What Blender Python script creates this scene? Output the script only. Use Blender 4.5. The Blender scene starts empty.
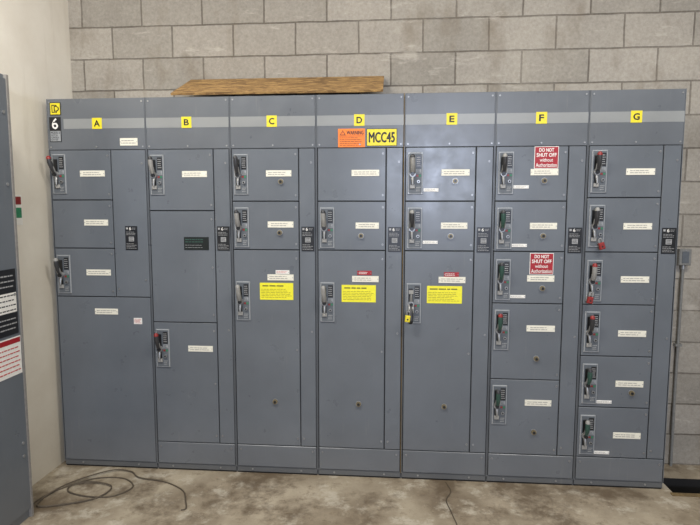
import bpy, math, random
from mathutils import Vector, Matrix
random.seed(7)
sc=bpy.context.scene
COL=sc.collection
try: sc.view_settings.view_transform='Standard'
except Exception: pass

# ------------------------------------------------------------------ materials
def lin(c):
    return c/12.92 if c<=.04045 else ((c+.055)/1.055)**2.4
def rgb(r,g,b): return (lin(r/255),lin(g/255),lin(b/255),1)
def newmat(name):
    m=bpy.data.materials.new(name); m.use_nodes=True
    nt=m.node_tree
    return m,nt,nt.nodes['Principled BSDF']
def N(nt,t,**k):
    n=nt.nodes.new(t)
    for a,v in k.items(): setattr(n,a,v)
    return n
def mixcol(nt,fac,a,b,blend='MIX'):
    n=N(nt,'ShaderNodeMix',data_type='RGBA',blend_type=blend)
    for s,v in ((n.inputs[0],fac),(n.inputs[6],a),(n.inputs[7],b)):
        if hasattr(v,'links') or isinstance(v,bpy.types.NodeSocket): nt.links.new(v,s)
        else: s.default_value=v
    return n.outputs[2]
def ramp(nt,src,p0,p1,c0=(0,0,0,1),c1=(1,1,1,1)):
    r=N(nt,'ShaderNodeValToRGB')
    r.color_ramp.elements[0].position=p0; r.color_ramp.elements[1].position=p1
    r.color_ramp.elements[0].color=c0; r.color_ramp.elements[1].color=c1
    nt.links.new(src,r.inputs[0]); return r.outputs[0]
def noise(nt,vec,scale,detail=4,rough=.55):
    n=N(nt,'ShaderNodeTexNoise'); n.inputs['Scale'].default_value=scale
    n.inputs['Detail'].default_value=detail; n.inputs['Roughness'].default_value=rough
    nt.links.new(vec,n.inputs['Vector']); return n.outputs['Fac']
def flat(name,c,rough=.5,metal=0,var=.12,scale=60):
    m,nt,b=newmat(name)
    tc=N(nt,'ShaderNodeTexCoord')
    f=noise(nt,tc.outputs['Object'],scale)
    d=tuple(x*(1-var) for x in c[:3])+(1,); l=tuple(min(1,x*(1+var)) for x in c[:3])+(1,)
    col=ramp(nt,f,.3,.7,d,l)
    nt.links.new(col,b.inputs['Base Color'])
    b.inputs['Roughness'].default_value=rough; b.inputs['Metallic'].default_value=metal
    return m
def paint(name,c,rough=.36):
    m,nt,b=newmat(name)
    g=N(nt,'ShaderNodeNewGeometry'); P=g.outputs['Position']
    f=noise(nt,P,2.2,6,.6)
    col=ramp(nt,f,.25,.75,tuple(x*.86 for x in c[:3])+(1,),tuple(x*1.13 for x in c[:3])+(1,))
    mp=N(nt,'ShaderNodeMapping'); mp.inputs['Scale'].default_value=(30,30,2.0); nt.links.new(P,mp.inputs[0])
    s=noise(nt,mp.outputs[0],1.0,5,.7)
    col=mixcol(nt,ramp(nt,s,.60,.80,(0,0,0,1),(.22,.22,.22,1)),col,rgb(150,146,138))
    sx=N(nt,'ShaderNodeSeparateXYZ'); nt.links.new(P,sx.inputs[0])
    dm=N(nt,'ShaderNodeMapRange'); dm.inputs[1].default_value=.35; dm.inputs[2].default_value=0; dm.inputs[3].default_value=0; dm.inputs[4].default_value=.15
    nt.links.new(sx.outputs[2],dm.inputs[0])
    col=mixcol(nt,dm.outputs[0],col,rgb(140,132,118))
    nt.links.new(col,b.inputs['Base Color'])
    r=ramp(nt,noise(nt,P,9,5),.3,.7,(rough-.05,)*3+(1,),(rough+.08,)*3+(1,))
    nt.links.new(r,b.inputs['Roughness'])
    bp=N(nt,'ShaderNodeBump'); bp.inputs['Strength'].default_value=.05; bp.inputs['Distance'].default_value=.01
    nt.links.new(noise(nt,P,5,2),bp.inputs['Height']); nt.links.new(bp.outputs[0],b.inputs['Normal'])
    return m
M={}
M['paint']=paint('grey_enamel',rgb(101,106,111),.31)
M['paint2']=paint('grey_enamel_header',rgb(100,104,108),.31)
M['stripe']=paint('light_grey_stripe',rgb(140,142,140),.36)
M['frame']=paint('base_enamel',rgb(84,88,91),.5)
M['gap']=flat('gap_dark',rgb(24,22,20),.8)
M['rust']=flat('aged_yellow_seam',rgb(112,94,62),.8,0,.3)
M['white']=flat('white_plastic',rgb(236,233,224),.45,0,.05)
M['cream']=flat('cream_label',rgb(228,224,206),.5,0,.05)
M['ink']=flat('ink_black',rgb(20,20,22),.5)
M['greyink']=flat('ink_grey',rgb(156,152,144),.6)
M['palegrey']=flat('print_pale_grey',rgb(160,160,158),.5)
M['redink']=flat('ink_red',rgb(186,60,56),.5)
M['yellow']=flat('sign_yellow',rgb(226,208,40),.45,0,.05)
M['labely']=flat('label_yellow',rgb(236,228,46),.5,0,.05)
M['inky']=flat('ink_on_yellow',rgb(104,98,30),.5)
M['orange']=flat('sign_orange',rgb(240,124,30),.45,0,.05)
M['red']=flat('sign_red',rgb(158,24,34),.45,0,.06)
M['redcap']=flat('red_plastic',rgb(138,40,36),.4)
M['black']=flat('black_plastic',rgb(28,29,31),.35)
M['steel']=flat('brushed_steel',rgb(160,160,158),.38,.6,.15)
M['plate']=flat('switch_plate_grey',rgb(150,153,154),.45,0,.08)
M['plated']=flat('switch_recess_grey',rgb(92,97,101),.5,0,.1)
M['grip']=flat('grip_dark_grey',rgb(54,54,55),.4)
M['greengrip']=flat('grip_green_grey',rgb(52,82,72),.4)
M['lightgrip']=flat('grip_light_grey',rgb(150,148,142),.4)
M['green']=flat('green_print',rgb(48,130,90),.5)
M['blackgreen']=flat('dark_plate',rgb(20,27,25),.35)
M['brass']=flat('aged_brass_button',rgb(128,116,88),.4,.4,.2)
M['conduit']=flat('galvanised_grey',rgb(128,127,122),.5,.1)
M['cable']=flat('cable_jacket',rgb(88,78,64),.7)
M['warmrim']=flat('worn_edge_grey',rgb(138,134,128),.5)

def blockmat():
    m,nt,b=newmat('concrete_block')
    g=N(nt,'ShaderNodeNewGeometry'); P=g.outputs['Position']
    wob=N(nt,'ShaderNodeTexNoise'); wob.inputs['Scale'].default_value=5; wob.inputs['Detail'].default_value=4; nt.links.new(P,wob.inputs['Vector'])
    wv=N(nt,'ShaderNodeVectorMath',operation='MULTIPLY_ADD'); wv.inputs[1].default_value=(.010,0,.010); nt.links.new(wob.outputs['Color'],wv.inputs[0]); nt.links.new(P,wv.inputs[2])
    sx=N(nt,'ShaderNodeSeparateXYZ'); nt.links.new(wv.outputs[0],sx.inputs[0])
    ad=N(nt,'ShaderNodeMath',operation='ADD'); ad.inputs[1].default_value=4.0-.255
    nt.links.new(sx.outputs[0],ad.inputs[0])
    az=N(nt,'ShaderNodeMath',operation='ADD'); az.inputs[1].default_value=-.005; nt.links.new(sx.outputs[2],az.inputs[0])
    cb=N(nt,'ShaderNodeCombineXYZ'); nt.links.new(ad.outputs[0],cb.inputs[0]); nt.links.new(az.outputs[0],cb.inputs[1])
    br=N(nt,'ShaderNodeTexBrick')
    for k,v in (('Scale',1),('Mortar Size',.0058),('Mortar Smooth',.5),('Bias',0),('Brick Width',.4),('Row Height',.2)):
        br.inputs[k].default_value=v
    br.offset=.5; br.offset_frequency=2
    br.inputs['Color1'].default_value=rgb(138,132,121); br.inputs['Color2'].default_value=rgb(160,153,141); br.inputs['Mortar'].default_value=rgb(104,97,87)
    nt.links.new(cb.outputs[0],br.inputs['Vector'])
    c=br.outputs['Color']
    big=noise(nt,P,1.3,5,.6)
    c=mixcol(nt,ramp(nt,big,.48,.7,(0,0,0,1),(.4,.4,.4,1)),c,rgb(178,170,155))
    fine=noise(nt,P,55,6,.75)
    c=mixcol(nt,.5,c,ramp(nt,fine,.3,.75,(.3,.3,.3,1),(.9,.9,.9,1)),'SOFT_LIGHT')
    st=N(nt,'ShaderNodeMapping'); st.inputs['Scale'].default_value=(1.8,1,.9); nt.links.new(P,st.inputs[0])
    c=mixcol(nt,ramp(nt,noise(nt,st.outputs[0],2.3,6,.6),.53,.70,(0,0,0,1),(.55,.55,.55,1)),c,rgb(116,104,86))
    s2=N(nt,'ShaderNodeMapping'); s2.inputs['Scale'].default_value=(1,1,4); s2.inputs['Location'].default_value=(2,0,5); nt.links.new(P,s2.inputs[0])
    c=mixcol(nt,ramp(nt,noise(nt,s2.outputs[0],4,7,.7),.60,.70,(0,0,0,1),(.45,.45,.45,1)),c,rgb(200,192,178))
    nt.links.new(c,b.inputs['Base Color']); b.inputs['Roughness'].default_value=.9
    inv=N(nt,'ShaderNodeMath',operation='MULTIPLY'); inv.inputs[1].default_value=-1.0; nt.links.new(br.outputs['Fac'],inv.inputs[0])
    a2=N(nt,'ShaderNodeMath',operation='MULTIPLY_ADD'); a2.inputs[1].default_value=.5; nt.links.new(fine,a2.inputs[0]); nt.links.new(inv.outputs[0],a2.inputs[2])
    bp=N(nt,'ShaderNodeBump'); bp.inputs['Strength'].default_value=.7; bp.inputs['Distance'].default_value=.009
    nt.links.new(a2.outputs[0],bp.inputs['Height']); nt.links.new(bp.outputs[0],b.inputs['Normal'])
    return m
M['block']=blockmat()
def plaster():
    m,nt,b=newmat('painted_plaster')
    g=N(nt,'ShaderNodeNewGeometry'); P=g.outputs['Position']
    c=ramp(nt,noise(nt,P,2.5,6,.6),.3,.7,rgb(226,218,202),rgb(240,234,220))
    mp=N(nt,'ShaderNodeMapping'); mp.inputs['Scale'].default_value=(8,8,.8); nt.links.new(P,mp.inputs[0])
    c=mixcol(nt,ramp(nt,noise(nt,mp.outputs[0],1.2,5,.6),.55,.8,(0,0,0,1),(.35,.35,.35,1)),c,rgb(186,174,152))
    sx=N(nt,'ShaderNodeSeparateXYZ'); nt.links.new(P,sx.inputs[0])
    dm=N(nt,'ShaderNodeMapRange'); dm.inputs[1].default_value=.5; dm.inputs[2].default_value=0; dm.inputs[3].default_value=0; dm.inputs[4].default_value=.3
    nt.links.new(sx.outputs[2],dm.inputs[0]); c=mixcol(nt,dm.outputs[0],c,rgb(166,152,126))
    nt.links.new(c,b.inputs['Base Color']); b.inputs['Roughness'].default_value=.8
    bp=N(nt,'ShaderNodeBump'); bp.inputs['Strength'].default_value=.25; bp.inputs['Distance'].default_value=.004
    nt.links.new(noise(nt,P,40,5),bp.inputs['Height']); nt.links.new(bp.outputs[0],b.inputs['Normal'])
    return m
M['plaster']=plaster()
def floormat():
    m,nt,b=newmat('dirty_concrete')
    g=N(nt,'ShaderNodeNewGeometry'); P=g.outputs['Position']
    c=ramp(nt,noise(nt,P,2.0,8,.65),.36,.64,rgb(126,112,92),rgb(178,166,144))
    c=mixcol(nt,ramp(nt,noise(nt,P,5,8,.7),.53,.62,(0,0,0,1),(.65,.65,.65,1)),c,rgb(200,192,174))
    o=N(nt,'ShaderNodeMapping'); o.inputs['Location'].default_value=(3.1,1.7,0); nt.links.new(P,o.inputs[0])
    c=mixcol(nt,ramp(nt,noise(nt,o.outputs[0],2.6,7,.7),.50,.62,(0,0,0,1),(.8,.8,.8,1)),c,rgb(94,79,60))
    c=mixcol(nt,ramp(nt,noise(nt,o.outputs[0],11,8,.8),.54,.64,(0,0,0,1),(.6,.6,.6,1)),c,rgb(108,93,72))
    c=mixcol(nt,ramp(nt,noise(nt,P,60,4,.8),.60,.70,(0,0,0,1),(.5,.5,.5,1)),c,rgb(80,68,52))
    nt.links.new(c,b.inputs['Base Color'])
    nt.links.new(ramp(nt,noise(nt,P,4,5),.35,.65,(.38,.38,.38,1),(.75,.75,.75,1)),b.inputs['Roughness'])
    bp=N(nt,'ShaderNodeBump'); bp.inputs['Strength'].default_value=.3; bp.inputs['Distance'].default_value=.006
    nt.links.new(noise(nt,P,18,8,.7),bp.inputs['Height']); nt.links.new(bp.outputs[0],b.inputs['Normal'])
    return m
M['floor']=floormat()
def osb():
    m,nt,b=newmat('strand_board')
    tc=N(nt,'ShaderNodeTexCoord')
    mp=N(nt,'ShaderNodeMapping'); mp.inputs['Scale'].default_value=(14,45,45); mp.inputs['Rotation'].default_value=(0,0,.35); nt.links.new(tc.outputs['Object'],mp.inputs[0])
    v=N(nt,'ShaderNodeTexVoronoi'); v.inputs['Scale'].default_value=1.4; nt.links.new(mp.outputs[0],v.inputs['Vector'])
    sp=N(nt,'ShaderNodeSeparateColor'); nt.links.new(v.outputs['Color'],sp.inputs[0])
    c=ramp(nt,sp.outputs[0],0,1,rgb(112,84,48),rgb(178,142,88))
    c=mixcol(nt,ramp(nt,noise(nt,mp.outputs[0],2,6,.7),.5,.66,(0,0,0,1),(.8,.8,.8,1)),c,rgb(88,60,36))
    nt.links.new(c,b.inputs['Base Color']); b.inputs['Roughness'].default_value=.75
    bp=N(nt,'ShaderNodeBump'); bp.inputs['Strength'].default_value=.4; bp.inputs['Distance'].default_value=.003
    nt.links.new(sp.outputs[0],bp.inputs['Height']); nt.links.new(bp.outputs[0],b.inputs['Normal'])
    return m
M['osb']=osb()

# ------------------------------------------------------------------ mesh builder
_tc={}
def textmesh(s):
    if s in _tc: return _tc[s]
    cu=bpy.data.curves.new('tmp','FONT'); cu.body=s; cu.size=1
    cu.resolution_u=3
    ob=bpy.data.objects.new('tmp',cu); COL.objects.link(ob)
    dg=bpy.context.evaluated_depsgraph_get(); dg.update()
    me=bpy.data.meshes.new_from_object(ob.evaluated_get(dg))
    vs=[v.co.copy() for v in me.vertices]; fs=[tuple(p.vertices) for p in me.polygons]
    bpy.data.objects.remove(ob); bpy.data.curves.remove(cu); bpy.data.meshes.remove(me)
    xs=[v.x for v in vs]; ys=[v.y for v in vs]
    x0,x1,y0,y1=min(xs),max(xs),min(ys),max(ys)
    vs=[((v.x-x0)/(x1-x0),(v.y-y0)/(y1-y0)) for v in vs]
    _tc[s]=(vs,fs); return _tc[s]
class MB:
    def __init__(s): s.v=[];s.f=[];s.m=[];s.mats=[]; s.sm=[]
    def mi(s,k):
        if k not in s.mats: s.mats.append(k)
        return s.mats.index(k)
    def add(s,vs,fs,k,smooth=False):
        o=len(s.v); s.v+= [tuple(v) for v in vs]
        i=s.mi(k)
        for f in fs: s.f.append(tuple(a+o for a in f)); s.m.append(i); s.sm.append(smooth)
    def box(s,x0,x1,y0,y1,z0,z1,k,c=0):
        if c<=0:
            vs=[(x0,y0,z0),(x1,y0,z0),(x1,y1,z0),(x0,y1,z0),(x0,y0,z1),(x1,y0,z1),(x1,y1,z1),(x0,y1,z1)]
            fs=[(0,1,5,4),(1,2,6,5),(2,3,7,6),(3,0,4,7),(4,5,6,7),(3,2,1,0)]
        else:
            ym=y0+c
            vs=[(x0+c,y0,z0+c),(x1-c,y0,z0+c),(x1-c,y0,z1-c),(x0+c,y0,z1-c),
                (x0,ym,z0),(x1,ym,z0),(x1,ym,z1),(x0,ym,z1),
                (x0,y1,z0),(x1,y1,z0),(x1,y1,z1),(x0,y1,z1)]
            fs=[(0,1,2,3)]
            for a in (0,4):
                for i in range(4):
                    j=(i+1)%4; fs.append((a+4+i,a+4+j,a+j,a+i))
            fs.append((11,10,9,8))
        s.add(vs,fs,k)
    def cyl(s,c,axis,r,h,k,seg=14,r2=None):
        r2=r if r2 is None else r2
        ax=Vector(axis).normalized(); u=ax.orthogonal().normalized(); w=ax.cross(u)
        c=Vector(c); vs=[];
        for i in range(seg):
            a=2*math.pi*i/seg; vs.append(c+(u*math.cos(a)+w*math.sin(a))*r)
        for i in range(seg):
            a=2*math.pi*i/seg; vs.append(c+ax*h+(u*math.cos(a)+w*math.sin(a))*r2)
        s.add(vs,[(i,(i+1)%seg,seg+(i+1)%seg,seg+i) for i in range(seg)],k,True)
        s.add(vs,[tuple(range(seg-1,-1,-1)),tuple(range(seg,2*seg))],k)
    def sweep(s,path,rad,k,seg=8,flat=1.0,closed=False):
        path=[Vector(p) for p in path]; n=len(path)
        if not hasattr(rad,'__len__'): rad=[rad]*n
        vs=[]; prev=None
        for i,p in enumerate(path):
            if closed: t=(path[(i+1)%n]-path[i-1])
            else: t=path[min(i+1,n-1)]-path[max(i-1,0)]
            t.normalize()
            u=(Vector((1,0,0)) if prev is None else prev)
            u=u-t*u.dot(t)
            if u.length<1e-4: u=t.orthogonal()
            u.normalize(); prev=u; w=t.cross(u)
            for j in range(seg):
                a=2*math.pi*j/seg; vs.append(p+(u*math.cos(a)*flat+w*math.sin(a))*rad[i])
        fs=[]
        for i in range(n if closed else n-1):
            for j in range(seg):
                a=i*seg+j;b=i*seg+(j+1)%seg;c=((i+1)%n)*seg+(j+1)%seg;d=((i+1)%n)*seg+j
                fs.append((a,b,c,d))
        s.add(vs,fs,k,True)
        if not closed: s.add(vs,[tuple(range(seg-1,-1,-1)),tuple(range((n-1)*seg,n*seg))],k)
    def text(s,body,x0,x1,z0,z1,y,k,bold=.02):
        """lettering as flat glyph faces; bold = strokes widened by small repeats (fraction of letter height)"""
        vs,fs=textmesh(body)
        d=bold*(z1-z0); offs=[(0,0)] if bold<=0 else [(-d,0),(d,0),(0,-d),(0,d)]
        for i,(ox,oz) in enumerate(offs):
            s.add([(x0+a*(x1-x0)+ox,y-.00008*i,z0+b*(z1-z0)+oz) for a,b in vs],fs,k)
    def lines(s,x0,x1,z0,z1,y,n,k,rnd,fill=.45,words=4):
        dz=(z1-z0)/n
        for i in range(n):
            zc=z1-dz*(i+.5); x=x0; end=x0+(x1-x0)*rnd.uniform(.75,1)
            wl=(x1-x0)/words
            while x<end-wl*.2:
                w=min(wl*rnd.uniform(.35,1.1),end-x)
                s.add([(x,y,zc-dz*fill/2),(x+w,y,zc-dz*fill/2),(x+w,y,zc+dz*fill/2),(x,y,zc+dz*fill/2)],[(0,1,2,3)],k)
                x+=w+wl*.14
    def mesh(s,name):
        me=bpy.data.meshes.new(name); me.from_pydata(s.v,[],s.f)
        for k in s.mats: me.materials.append(M[k])
        for p,i,sm in zip(me.polygons,s.m,s.sm): p.material_index=i; p.use_smooth=sm
        me.update(); return me
    def obj(s,name,parent=None,loc=(0,0,0),label=None):
        return place(s.mesh(name),name,parent,loc,label)
def place(me,name,parent=None,loc=(0,0,0),label=None,rot=None):
    o=bpy.data.objects.new(name,me); COL.objects.link(o); o.location=loc
    if rot: o.rotation_euler=rot
    if parent is not None: o.parent=parent
    if label: o['label']=label
    return o
def thing(name,loc,label,cat,group=None,me=None,rot=None):
    o=bpy.data.objects.new(name,me); COL.objects.link(o); o.location=loc
    if me is None: o.empty_display_size=.1
    if rot: o.rotation_euler=rot
    o['label']=label; o['category']=cat
    if group: o['group']=group
    return o

# ------------------------------------------------------------------ room
def structure(o): o['kind']='structure'
YB=.34; XL=-.04
b=MB(); b.box(XL-.2,6.2,YB,YB+.2,-.3,3.9,'block'); structure(b.obj('wall_back'))
b=MB(); b.box(XL-.2,XL,-5,YB,-.3,3.9,'plaster'); structure(b.obj('wall_left'))
hx0,hx1,hy0,hy1=3.70,4.35,-.03,.15
b=MB()
X0,X1,Y0,Y1=XL,6.2,-7,YB
def q(x0,x1,y0,y1): b.add([(x0,y0,0),(x1,y0,0),(x1,y1,0),(x0,y1,0)],[(0,1,2,3)],'floor')
q(X0,hx0,Y0,Y1); q(hx1,X1,Y0,Y1); q(hx0,hx1,Y0,hy0); q(hx0,hx1,hy1,Y1)
d=-.25
b.add([(hx0,hy0,0),(hx1,hy0,0),(hx1,hy1,0),(hx0,hy1,0),(hx0,hy0,d),(hx1,hy0,d),(hx1,hy1,d),(hx0,hy1,d)],
      [(0,1,5,4),(1,2,6,5),(2,3,7,6),(3,0,4,7),(4,5,6,7)],'gap')
structure(b.obj('floor'))

# ------------------------------------------------------------------ shared part meshes
rnd=random.Random(3)
def plate_mesh():
    b=MB()
    b.box(0,.084,-.007,0,-.236,0,'plate',.002)
    b.box(.006,.078,-.0082,-.006,-.230,-.006,'plated')
    b.box(.012,.036,-.0095,-.008,-.205,-.03,'black')
    b.box(.046,.075,-.0095,-.008,-.088,-.016,'black')
    b.lines(.049,.073,-.082,-.022,-.0100,5,'palegrey',rnd,.35,3)
    b.box(.046,.075,-.0095,-.008,-.118,-.094,'plate')
    b.box(.047,.060,-.0100,-.009,-.136,-.126,'redcap'); b.box(.061,.074,-.0100,-.009,-.136,-.126,'green')
    b.lines(.049,.072,-.116,-.096,-.0100,3,'ink',rnd,.35,3)
    b.cyl((.060,-.008,-.165),(0,-1,0),.009,.010,'steel'); b.cyl((.060,-.018,-.165),(0,-1,0),.005,.003,'black')
    b.lines(.047,.074,-.222,-.192,-.0092,3,'palegrey',rnd,.35,3)
    for x in (.005,.079):
        for z in (-.005,-.231): b.cyl((x,-.007,z),(0,-1,0),.003,.002,'steel',8)
    return b.mesh('switch_plate')
def handle_mesh(grip,tip,up=1):
    b=MB(); s=up
    b.cyl((0,-.008,0),(0,-1,0),.020,.014,'steel',18,.017); b.cyl((0,-.022,0),(0,-1,0),.011,.012,'black',14)
    for dx in (-.011,.011):
        b.sweep([(dx,-.018,0),(dx,-.034,.020*s),(dx*.9,-.044,.045*s)],[.0045,.0045,.005],'steel',6)
    b.sweep([(0,-.030,.012*s),(0,-.044,.040*s),(-.001,-.052,.070*s),(-.002,-.054,.092*s)],[.009,.013,.0145,.013],grip,10,.95)
    b.sweep([(-.002,-.054,.090*s),(-.002,-.055,.100*s),(-.002,-.055,.108*s)],[.0142,.0135,.007],tip,10,.95)
    b.sweep([(0,-.012,-.012*s),(0,-.022,-.040*s),(.001,-.024,-.060*s)],[.009,.008,.005],'steel',8)
    b.box(-.014,.014,-.016,-.009,-.082 if s>0 else .060,-.060 if s>0 else .082,'lightgrip',.002)
    return b.mesh('switch_handle')
PL=plate_mesh()
HM={}
def hmesh(g,t,u):
    if (g,t,u) not in HM: HM[(g,t,u)]=handle_mesh(g,t,u)
    return HM[(g,t,u)]
def knob_mesh():
    b=MB()
    b.cyl((0,0,0),(0,-1,0),.0175,.004,'steel',18); b.cyl((0,-.004,0),(0,-1,0),.0150,.010,'brass',18,.014)
    b.cyl((0,-.014,0),(0,-1,0),.008,.003,'black',14)
    return b.mesh('push_button')
KN=knob_mesh()
def nameplate(w,h,k='cream',ink='greyink',seed=0):
    r=random.Random(seed); b=MB()
    b.box(-w/2,w/2,-.003,0,-h/2,h/2,k,.0008)
    m=.16 if seed%3 else .26
    b.lines(-w/2*(1-m),w/2*(1-m),-h*.32,h*.32,-.0034,2,ink,r,.36,5)
    for x in (-w/2+.005,w/2-.005): b.cyl((x,-.003,0),(0,-1,0),.0025,.001,'steel',8)
    return b.mesh('nameplate')
def wireway_label():
    b=MB(); r=random.Random(9)
    w,h=.076,.145
    b.box(0,w,-.002,0,-h,0,'black')
    b.box(.006,.018,-.0026,-.0018,-.020,-.008,'palegrey')
    b.text('6',.026,.038,-.024,-.006,-.0028,'white')
    b.lines(.044,.070,-.022,-.008,-.0027,2,'palegrey',r,.35,2)
    b.lines(.006,.070,-.056,-.032,-.0027,3,'palegrey',r,.28,4)
    b.box(.022,.054,-.0026,-.0018,-.092,-.064,'palegrey'); b.lines(.025,.052,-.090,-.066,-.003,3,'ink',r,.4,3)
    b.lines(.006,.070,-.138,-.102,-.0027,4,'palegrey',r,.28,4)
    return b.mesh('data_label')
WL=wireway_label()
def yellow_label(seed):
    r=random.Random(seed); b=MB()
    b.box(0,.202,-.0015,0,-.102,0,'labely')
    b.lines(.016,.186,-.024,-.012,-.0020,1,'inky',r,.6,4)
    b.lines(.008,.194,-.092,-.034,-.0020,6,'inky',r,.22,7)
    return b.mesh('notice_label')
def shutoff_sign():
    b=MB(); w,h=.132,.122
    b.box(0,w,-.002,0,-h,0,'white'); b.box(.003,w-.003,-.0026,-.001,-h+.003,-.003,'red')
    b.text('DO NOT',.026,w-.026,-.029,-.010,-.003,'white',.03)
    b.text('SHUT OFF',.012,w-.012,-.057,-.037,-.003,'white',.03)
    b.text('without',.030,w-.030,-.084,-.065,-.003,'white',.012)
    b.text('Authorization',.009,w-.009,-.113,-.092,-.003,'white',.012)
    return b.mesh('warning_sign')
SO=shutoff_sign()

# ------------------------------------------------------------------ cabinets
H=2.286; FY=.018
def panel(name,parent,x0,x1,z0,z1,k='paint',label=None,latches=(),g=.0026):
    b=MB(); b.box(x0+g,x1-g,0,FY,z0+g,z1-g,k,.0025)
    for (x,z) in latches:
        b.cyl((x,0,z),(0,-1,0),.006,.003,'steel',10); b.box(x-.0045,x+.0045,-.0036,-.0028,z-.0008,z+.0008,'gap')
    return b.obj(name,parent,label=label)
def letter_sign(parent,ch,x,z):
    b=MB(); b.box(0,.060,-.002,0,0,.064,'yellow')
    wd={'A':.034,'B':.028,'C':.030,'D':.030,'E':.026,'F':.025,'G':.032}[ch]
    b.text(ch,.03-wd/2,.03+wd/2,.015,.049,-.0026,'ink',.04); b.obj('letter_sign',parent,(x,0,z))
HX,HUBX,HUBZ=.022,.026,-.122
def cabinet(x0,W,ch,units,wire=(.405,.185),bottom=.185,label='',wlx=.419,letterx=.220,edge='gap',doorx=None):
    root=thing('motor_control_cabinet',(x0,0,0),label,'electrical cabinet','motor control cabinets standing in a row')
    b=MB(); b.box(.001,W-.001,FY,.325,.0,H-.002,'paint2')
    b.box(.0045,W-.0045,FY-.006,FY+.001,.035,H-.006,'gap')
    b.box(0.001,.0045,.002,FY,.04,H-.002,'paint2'); b.box(W-.0045,W-.001,.002,FY,.04,H-.002,edge if edge!='gap' else 'paint2')
    b.obj('cabinet_body',root)
    b=MB(); b.box(.003,W-.003,.006,FY,.010,.045,'frame',.002); b.box(.006,W-.006,.012,FY,.0,.010,'gap')
    for i in range(2): b.cyl((W*(.2+.6*i),.006,.027),(0,-1,0),.006,.004,'steel',8)
    b.obj('base_channel',root,label='low base channel at floor level')
    b=MB(); b.box(.005,W-.005,0,FY,1.983,H-.003,'paint2',.0025)
    sx0=.105 if ch=='A' else .0055
    b.box(sx0,W-.0055,-.0008,.0,2.107,2.165,'stripe')
    for i in range(3): b.cyl((.02+(W-.04)*i/2,0,2.0),(0,-1,0),.005,.003,'steel',8)
    for i in range(2): b.cyl((.02+(W-.04)*i,0,2.262),(0,-1,0),.005,.003,'steel',8)
    head=b.obj('header_panel',root,label='header panel with light grey stripe')
    letter_sign(head,ch,letterx,2.105)
    dx=doorx or wire[0]
    for i,u in enumerate(units):
        z1,z0=u['z']
        la=[(dx-.018,z0+.035),(dx-.018,z1-.035)] if z1-z0<.5 else [(dx-.018,z0+.05),(dx-.018,(z0+z1)/2),(dx-.018,z1-.05)]
        x1=u.get('x1',dx)
        d=panel('door',root,.007,x1,z0,z1,'paint',None,la if x1==dx else ())
        if 'h' in u:
            g,t,up=u['h']; hz=u['hz']
            place(PL,'switch_plate',d,(HX,0,hz),'grey rectangular switch plate')
            place(hmesh(g,t,up),'switch_handle',d,(HX+HUBX,0,hz+HUBZ),'protruding lever switch handle',rot=(0,u.get('tilt',0),0))
        for (x,z,w,h,k,ink) in u.get('np',[]):
            place(nameplate(w,h,k,ink,int(x*1000+z*777+x0*91)),'nameplate',d,(x,0,z),('red' if k=='red' else 'white' if k=='white' else 'cream')+' engraved nameplate')
        for (x,z) in u.get('kn',[]): place(KN,'push_button',d,(x,0,z),'round brass push button')
        if 'yl' in u: place(yellow_label(i+int(x0*10)),'notice_label',d,(u['yl'][0],0,u['yl'][1]),'bright yellow printed notice')
        if 'so' in u: place(SO,'warning_sign',d,(u['so'][0],-.0,u['so'][1]),'red do-not-shut-off sign')
        if 'ex' in u: u['ex'](d)
    wx,wz=wire
    w=panel('wireway_door',root,wx,W-.006,wz,1.983,'paint',None,[(W-.03,1.9),(W-.03,.9 if wz<.8 else 1.2),(wx+.02,wz+.05)])
    place(WL,'data_label',w,(wlx,0,1.528),'black data label with white print')
    if bottom: panel('bottom_panel',root,.007,W-.006,.045,bottom,'paint',None,[(.03,bottom-.03),(W-.03,bottom-.03)])
    return root,head

def NP(x0,x1,z,h=.036,k='cream',ink='greyink'): return ((x0+x1)/2,z,x1-x0,h,k,ink)
def strip(z,x0=.112): return NP(x0,x0+.085,z,.018,'white')
def Abig(d):
    b=MB(); b.box(0,.052,-.0015,0,-.038,0,'white'); b.lines(.004,.048,-.034,-.004,-.002,4,'redink',random.Random(2),.4,4)
    b.obj('notice_label',d,(.494,0,.966),'small white sticker with red print')
UA=[dict(z=(1.983,1.684),h=('grip','redcap',1),hz=1.958,tilt=-.12,np=[NP(.193,.348,1.842)]),
    dict(z=(1.684,1.392),np=[NP(.205,.356,1.548)]),
    dict(z=(1.392,1.094),h=('grip','lightgrip',1),hz=1.350,np=[NP(.205,.360,1.244)]),
    dict(z=(1.094,.045),x1=.604,np=[NP(.248,.395,1.003)],ex=Abig)]
ra,ha=cabinet(0,.61,'A',UA,(.388,1.094),None,'grey motor control cabinet beside the white wall with tall blank panel',.461,.283)
b=MB(); b.box(0,.068,-.003,0,0,.074,'ink'); b.box(.004,.064,-.0036,-.002,.004,.070,'yellow')
for a in ((.012,.044,.014,.019),(.012,.044,.055,.060),(.012,.017,.014,.060),(.039,.044,.014,.022),(.039,.044,.052,.060)): b.box(a[0],a[1],-.0042,-.003,a[2],a[3],'ink')
b.text('D',.027,.058,.022,.052,-.0045,'ink'); b.obj('emblem',ha,(.024,0,2.188),'yellow square emblem with letter D')
b=MB(); b.box(0,.072,-.002,0,0,.146,'black'); b.box(.004,.068,-.0026,-.001,.004,.064,'plate')
b.text('6',.018,.054,.076,.138,-.003,'white'); b.box(.024,.048,-.0036,-.0032,.112,.118,'black')
b.text('MODEL 6',.008,.064,.048,.060,-.003,'ink'); b.text('MOTOR',.008,.050,.034,.044,-.003,'ink',.008)
b.text('CONTROL',.008,.058,.021,.031,-.003,'ink',.008); b.text('CENTER',.008,.052,.008,.018,-.003,'ink',.008)
b.obj('emblem_plate',ha,(.016,0,2.031),'black and silver maker plate')
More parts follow.
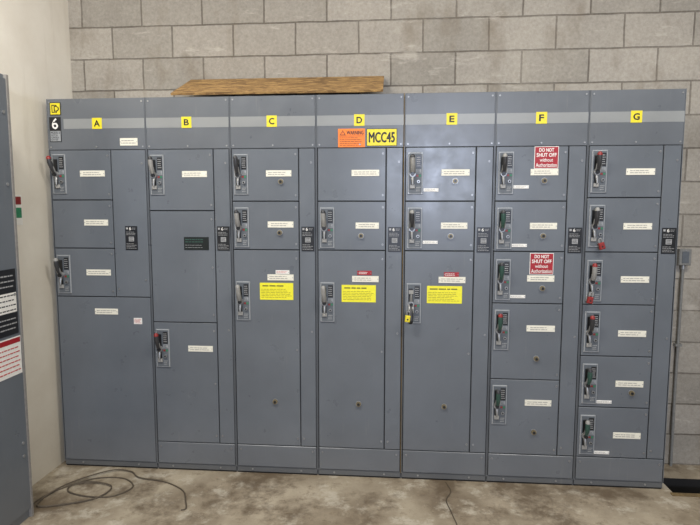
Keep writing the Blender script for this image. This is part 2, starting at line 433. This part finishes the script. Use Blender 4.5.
place(nameplate(.108,.044,'cream','greyink',5),'nameplate',ha,(.505,0,2.027),'cream engraved nameplate')
def Bbl(d):
    b=MB(); b.box(0,.152,-.003,0,-.078,0,'blackgreen',.001); r=random.Random(8)
    b.lines(.008,.144,-.036,-.008,-.0034,2,'greengrip',r,.4,6); b.lines(.008,.144,-.070,-.042,-.0034,2,'palegrey',r,.14,6)
    b.obj('nameplate',d,(.215,0,1.464),'black engraved plate')
UB=[dict(z=(1.983,1.620),h=('lightgrip','grip',1),hz=1.950,np=[NP(.215,.366,1.836)],kn=[]),
    dict(z=(1.620,.943),ex=Bbl),
    dict(z=(.943,.185),h=('grip','redcap',1),hz=.900,np=[NP(.222,.376,.782)])]
cabinet(.61,.508,'B',UB,label='grey motor control cabinet with black plate on its middle door')
UC=[dict(z=(1.983,1.676),h=('grip','grip',1),hz=1.950,np=[NP(.212,.362,1.838)],kn=[(.300,1.790)]),
    dict(z=(1.676,1.390),h=('lightgrip','grip',1),hz=1.640,np=[NP(.218,.372,1.540)],kn=[(.290,1.492)]),
    dict(z=(1.390,.185),h=('lightgrip','lightgrip',1),hz=1.200,np=[NP(.212,.370,1.226),NP(.262,.345,1.258,.022,'white','redink')],yl=(.165,1.193),kn=[(.250,.465)])]
cabinet(1.118,.508,'C',UC,label='grey motor control cabinet, yellow notice and light lever on tall door')
UD=[dict(z=(1.983,1.676),np=[NP(.206,.366,1.838)]),
    dict(z=(1.676,1.390),h=('lightgrip','grip',1),hz=1.640,np=[NP(.230,.366,1.535)],kn=[(.262,1.476)]),
    dict(z=(1.390,.185),h=('lightgrip','lightgrip',1),hz=1.200,np=[NP(.210,.366,1.222),NP(.240,.325,1.258,.026,'red','white')],yl=(.148,1.186),kn=[(.250,.465)])]
rd,hd=cabinet(1.626,.508,'D',UD,label='grey motor control cabinet with orange warning and yellow MCC45 sign',edge='rust')
b=MB(); w,h=.155,.104
b.box(0,w,-.002,0,-h,0,'orange'); r=random.Random(4)
b.add([(.010,-.0028,-.036),(.044,-.0028,-.036),(.027,-.0028,-.008)],[(0,1,2)],'ink'); b.add([(.016,-.0032,-.033),(.038,-.0032,-.033),(.027,-.0032,-.014)],[(0,1,2)],'orange')
b.box(.0262,.0278,-.0036,-.003,-.027,-.018,'ink'); b.box(.0262,.0278,-.0036,-.003,-.031,-.029,'ink')
b.text('WARNING',.050,.146,-.033,-.012,-.0028,'ink',.03); b.box(.008,w-.008,-.0028,-.0018,-.042,-.040,'ink')
b.lines(.010,w-.012,-.098,-.046,-.0028,5,'ink',r,.24,7)
b.obj('warning_sign',hd,(.128,0,2.089),'orange warning sign with black print')
b=MB(); w,h=.174,.098
b.box(0,w,-.002,0,-h,0,'ink'); b.box(.003,w-.003,-.0026,-.001,-h+.003,-.003,'yellow'); b.text('MCC45',.014,w-.014,-.077,-.021,-.003,'ink',.035)
b.obj('name_sign',hd,(.292,0,2.088),'yellow sign reading MCC45')
UE=[dict(z=(1.983,1.676),h=('lightgrip','grip',1),hz=1.952,np=[NP(.212,.370,1.838),strip(1.740)],kn=[(.290,1.790)]),
    dict(z=(1.676,1.390),h=('grip','lightgrip',1),hz=1.640,np=[NP(.214,.364,1.536),strip(1.440)],kn=[(.270,1.476)]),
    dict(z=(1.390,.185),h=('grip','black',-1),hz=1.200,np=[NP(.206,.360,1.222),NP(.236,.322,1.254,.026,'red','white')],yl=(.140,1.186),kn=[(.250,.465)])]
cabinet(2.134,.508,'E',UE,label='grey motor control cabinet with yellow padlock on its lower lever',letterx=.235)
UF=[dict(z=(1.983,1.676),h=('grip','lightgrip',1),hz=1.952,so=(.218,1.980),np=[NP(.200,.352,1.838),strip(1.756,.108)],kn=[(.276,1.790)]),
    dict(z=(1.676,1.390),h=('greengrip','grip',1),hz=1.640,np=[NP(.206,.356,1.536),strip(1.425,.108)],kn=[(.280,1.480)]),
    dict(z=(1.390,1.090),h=('greengrip','grip',1),hz=1.345,so=(.212,1.382),np=[NP(.200,.352,1.236),strip(1.130,.108)],kn=[(.286,1.180)]),
    dict(z=(1.090,.640),h=('greengrip','redcap',1),hz=1.052,np=[NP(.206,.366,.945)],kn=[(.266,.768)]),
    dict(z=(.640,.185),h=('greengrip','grip',1),hz=.604,np=[NP(.210,.362,.502)],kn=[(.266,.326)])]
cabinet(2.642,.508,'F',UF,label='grey motor control cabinet with two red do-not-shut-off signs')
zs=[1.983,1.695,1.390,1.090,.790,.487,.185]
tops=[1.958,1.655,1.345,1.050,.745,.440]; grips=[('grip','redcap',1),('grip','lightgrip',1),('lightgrip','redcap',1),('grip','redcap',1),('greengrip','grip',1),('greengrip','lightgrip',1)]
lz=[1.838,1.536,1.236,.925,.630,.322]
UG=[]
for i in range(6):
    u=dict(z=(zs[i],zs[i+1]),h=grips[i],hz=tops[i],np=[NP(.210,.364,lz[i])],kn=[(.300,.578)] if i==4 else [])
    if i in (4,5): u['np'].append(strip(tops[i]-.225,.108))
    UG.append(u)
cabinet(3.15,.508,'G',UG,label='grey motor control cabinet at the row end with six short doors')

# ------------------------------------------------------------------ padlocks on lever switches
def padlock(loc,k,label,rot=0):
    root=thing('padlock',loc,label,'padlock','safety padlocks hanging on lever switches',rot=(0,rot,0))
    b=MB(); b.box(-.015,.015,-.009,.009,-.038,0,k,.004); b.cyl((0,-.009,-.022),(0,-1,0),.005,.001,'black',10); b.obj('padlock_body',root)
    b=MB(); b.sweep([(-.009,0,-.004),(-.009,0,.016),(-.0064,0,.0225),(0,0,.025),(.0064,0,.0225),(.009,0,.016),(.009,0,-.004)],.0025,'steel',8); b.obj('shackle',root,label='bent steel shackle')
padlock((2.134+.030,-.060,1.020),'yellow','bright yellow safety padlock hanging on a lever switch',.1)
padlock((3.150+.080,-.035,1.445),'redcap','red safety padlock hanging on a lever switch',-.3)
padlock((3.150+.036,-.040,1.140),'redcap','dark red safety padlock hanging on a lever switch',.15)

# ------------------------------------------------------------------ strand board lying on top, leaning to the wall
y0,z0,y1,z1=-.012,2.290,.322,2.446
L=math.hypot(y1-y0,z1-z0); ang=math.atan2(z1-z0,y1-y0)
b=MB(); nx,ny=24,6; T=.012
grid=[]
for side,z in ((0,0),(1,T)):
    for j in range(ny+1):
        for i in range(nx+1):
            x=1.235*i/nx; y=L*j/ny
            jit=.0015*math.sin(i*2.3+j) if j in (0,ny) else 0
            grid.append((x,y+jit,z))
n=(nx+1)*(ny+1); fs=[]
for j in range(ny):
    for i in range(nx):
        a=j*(nx+1)+i; fs.append((a,a+nx+1,a+nx+2,a+1)); fs.append((n+a,n+a+1,n+a+nx+2,n+a+nx+1))
for i in range(nx):
    fs.append((i,i+1,n+i+1,n+i)); a=ny*(nx+1)+i; fs.append((a+1,a,n+a,n+a+1))
for j in range(ny):
    a=j*(nx+1); fs.append((a+nx+1,a,n+a,n+a+nx+1)); a+=nx; fs.append((a,a+nx+1,n+a+nx+1,n+a))
b.add(grid,fs,'osb')
thing('strand_board',(.775,y0,z0),'brown oriented strand board offcut lying on the cabinet tops','board',me=b.mesh('strand_board'),rot=(ang,0,0))

# ------------------------------------------------------------------ near cabinet along the white wall (faces +x)
root=thing('electrical_enclosure',(.17,-.545,0),'blue-grey steel enclosure standing against the white wall','electrical cabinet')
b=MB(); b.box(-.20,-.012,-1.0,0,0,H,'paint'); b.obj('cabinet_body',root)
b=MB(); b.box(-.012,0,-.97,-.016,.05,H-.02,'paint')
for z in (.35,.42,1.2,1.75,2.1): b.cyl((0,-.045,z),(1,0,0),.008,.004,'steel',10)
door=b.obj('door',root)
b=MB(); b.box(-.012,.004,-.014,0,0,H,'warmrim'); b.obj('edge_trim',root,label='worn light edge trim')
def side_label(name,y0,y1,z0,z1,base,parts,label):
    b=MB(); b.box(0,.002,y0,y1,z0,z1,base)
    r=random.Random(6)
    for (a0,a1,n,k,bg) in parts:
        za,zb=z0+(z1-z0)*a0,z0+(z1-z0)*a1
        if bg: b.box(.001,.0026,y0+.004,y1-.004,za,zb,bg)
        if n:
            dz=(zb-za)/n
            for i in range(n):
                y=y0+.01
                while y<y1-.02:
                    w=min(r.uniform(.008,.026),y1-.01-y); zc=za+dz*(i+.5)
                    b.box(.002,.0030,y,y+w,zc-dz*.12,zc+dz*.12,k); y+=w+.005
    b.obj(name,door,label=label)
side_label('data_label',-.19,-.030,1.0,1.33,'black',[(.70,.94,3,'palegrey',None),(.34,.64,4,'ink','white'),(.06,.28,3,'palegrey',None)],'black data label with white print')
side_label('notice_label',-.19,-.020,.79,.985,'white',[(.84,.97,0,'white','red'),(.06,.78,6,'redink',None)],'white notice with red print')

b=MB(); b.box(-.001,.002,-.032,.032,-.085,.085,'white'); b.box(.001,.003,-.026,.026,.03,.074,'redcap'); b.box(.001,.003,-.026,.026,-.045,.012,'green')
thing('inspection_tag',(XL,-.240,1.625),'small red and green printed tag stuck on the white wall','tag',me=b.mesh('inspection_tag'))

# ------------------------------------------------------------------ conduit and outlet box on the block wall
root=thing('conduit_outlet',(3.857,YB,0),'grey outlet box with conduit down the block wall','electrical outlet')
b=MB(); b.box(-.036,.036,-.045,0,1.29,1.39,'conduit',.004); b.box(-.020,.020,-.048,-.044,1.305,1.375,'plated',.001)
for z in (1.297,1.383): b.cyl((0,-.045,z),(0,-1,0),.004,.002,'steel',8)
b.obj('outlet_box',root)
b=MB(); b.sweep([(0,-.022,1.29),(0,-.022,1.2),(-.002,-.020,.5),(0,-.022,0.0)],.009,'conduit',10)
b.cyl((0,-.022,1.265),(0,0,1),.013,.027,'steel',12); b.box(-.02,.02,-.032,0,.78,.795,'conduit')
b.obj('conduit_pipe',root)
# ------------------------------------------------------------------ loose cables
def spline(pts,n=12):
    P=[Vector(p) for p in pts]; P=[P[0]*2-P[1]]+P+[P[-1]*2-P[-2]]; out=[]
    for i in range(1,len(P)-2):
        for j in range(n):
            t=j/n; p0,p1,p2,p3=P[i-1:i+3]
            out.append(.5*((2*p1)+(-p0+p2)*t+(2*p0-5*p1+4*p2-p3)*t*t+(-p0+3*p1-3*p2+p3)*t**3))
    out.append(P[-2]); return out
pts=[(.12,-.52,.004),(.10,-.40,.004),(.16,-.27,.004),(.28,-.15,.004),(.45,-.13,.004),(.56,-.22,.004),(.50,-.33,.004),(.36,-.35,.006),(.22,-.31,.008),(.20,-.24,.010),(.30,-.20,.012),(.44,-.24,.010),(.42,-.36,.008),(.26,-.45,.010),(.13,-.46,.010),(.16,-.25,.012),(.33,-.06,.012),(.46,-.05,.008),(.55,-.12,.008),(.72,-.15,.004),(.87,-.24,.004),(.93,-.35,.004),(.96,-.42,.004),(.94,-.44,.004)]
b=MB(); b.sweep(spline(pts),.0040,'cable',8)
thing('loose_cable',(0,0,0),'thin brown cable coiled loosely on the concrete floor','cable',me=b.mesh('loose_cable'))
b=MB(); b.sweep(spline([(2.40,-.015,.004),(2.42,-.12,.004),(2.385,-.22,.004),(2.40,-.34,.004),(2.42,-.50,.004),(2.40,-.60,.004)]),.0026,'cable',8)
thing('loose_cable',(0,0,0),'short thin wire lying on floor before the cabinets','cable',me=b.mesh('loose_cable'))
b=MB(); b.box(0,.5,0,.03,0,.006,'rust')
thing('steel_strip',(3.68,-.065,.0),'rusty flat steel strip along the floor trench','metal strip',me=b.mesh('steel_strip'))

# ------------------------------------------------------------------ lights
def area(loc,rot,sx,sy,e,c):
    l=bpy.data.lights.new('lamp','AREA'); l.shape='RECTANGLE'; l.size=sx; l.size_y=sy; l.energy=e; l.color=c
    o=bpy.data.objects.new('ceiling_or_glare_light',l); COL.objects.link(o); o.location=loc; o.rotation_euler=rot
    return o
area((0.8,-1.7,3.5),(math.radians(12),0,0),1.3,.35,65,(1,.96,.90))
area((3.5,-1.7,3.5),(math.radians(12),0,0),1.3,.35,54,(1,.96,.90))
area((2.88,-8.0,2.40),(math.radians(90),0,0),.60,.75,230,(.70,.78,1))  # not on the ceiling: upright bluish lamp added behind camera for glare on the enamel
w=bpy.data.worlds.new('World'); sc.world=w; w.use_nodes=True
w.node_tree.nodes['Background'].inputs[0].default_value=(1,.985,.96,1); w.node_tree.nodes['Background'].inputs[1].default_value=.265

# ------------------------------------------------------------------ camera
cam=bpy.data.cameras.new('Camera'); co=bpy.data.objects.new('Camera',cam); COL.objects.link(co)
co.location=(2.0740,-3.1212,1.6222); co.rotation_euler=(1.4742,-.0009,.0802)
cam.sensor_fit='HORIZONTAL'; cam.sensor_width=36; cam.lens=535.7847*36/700
sc.camera=co
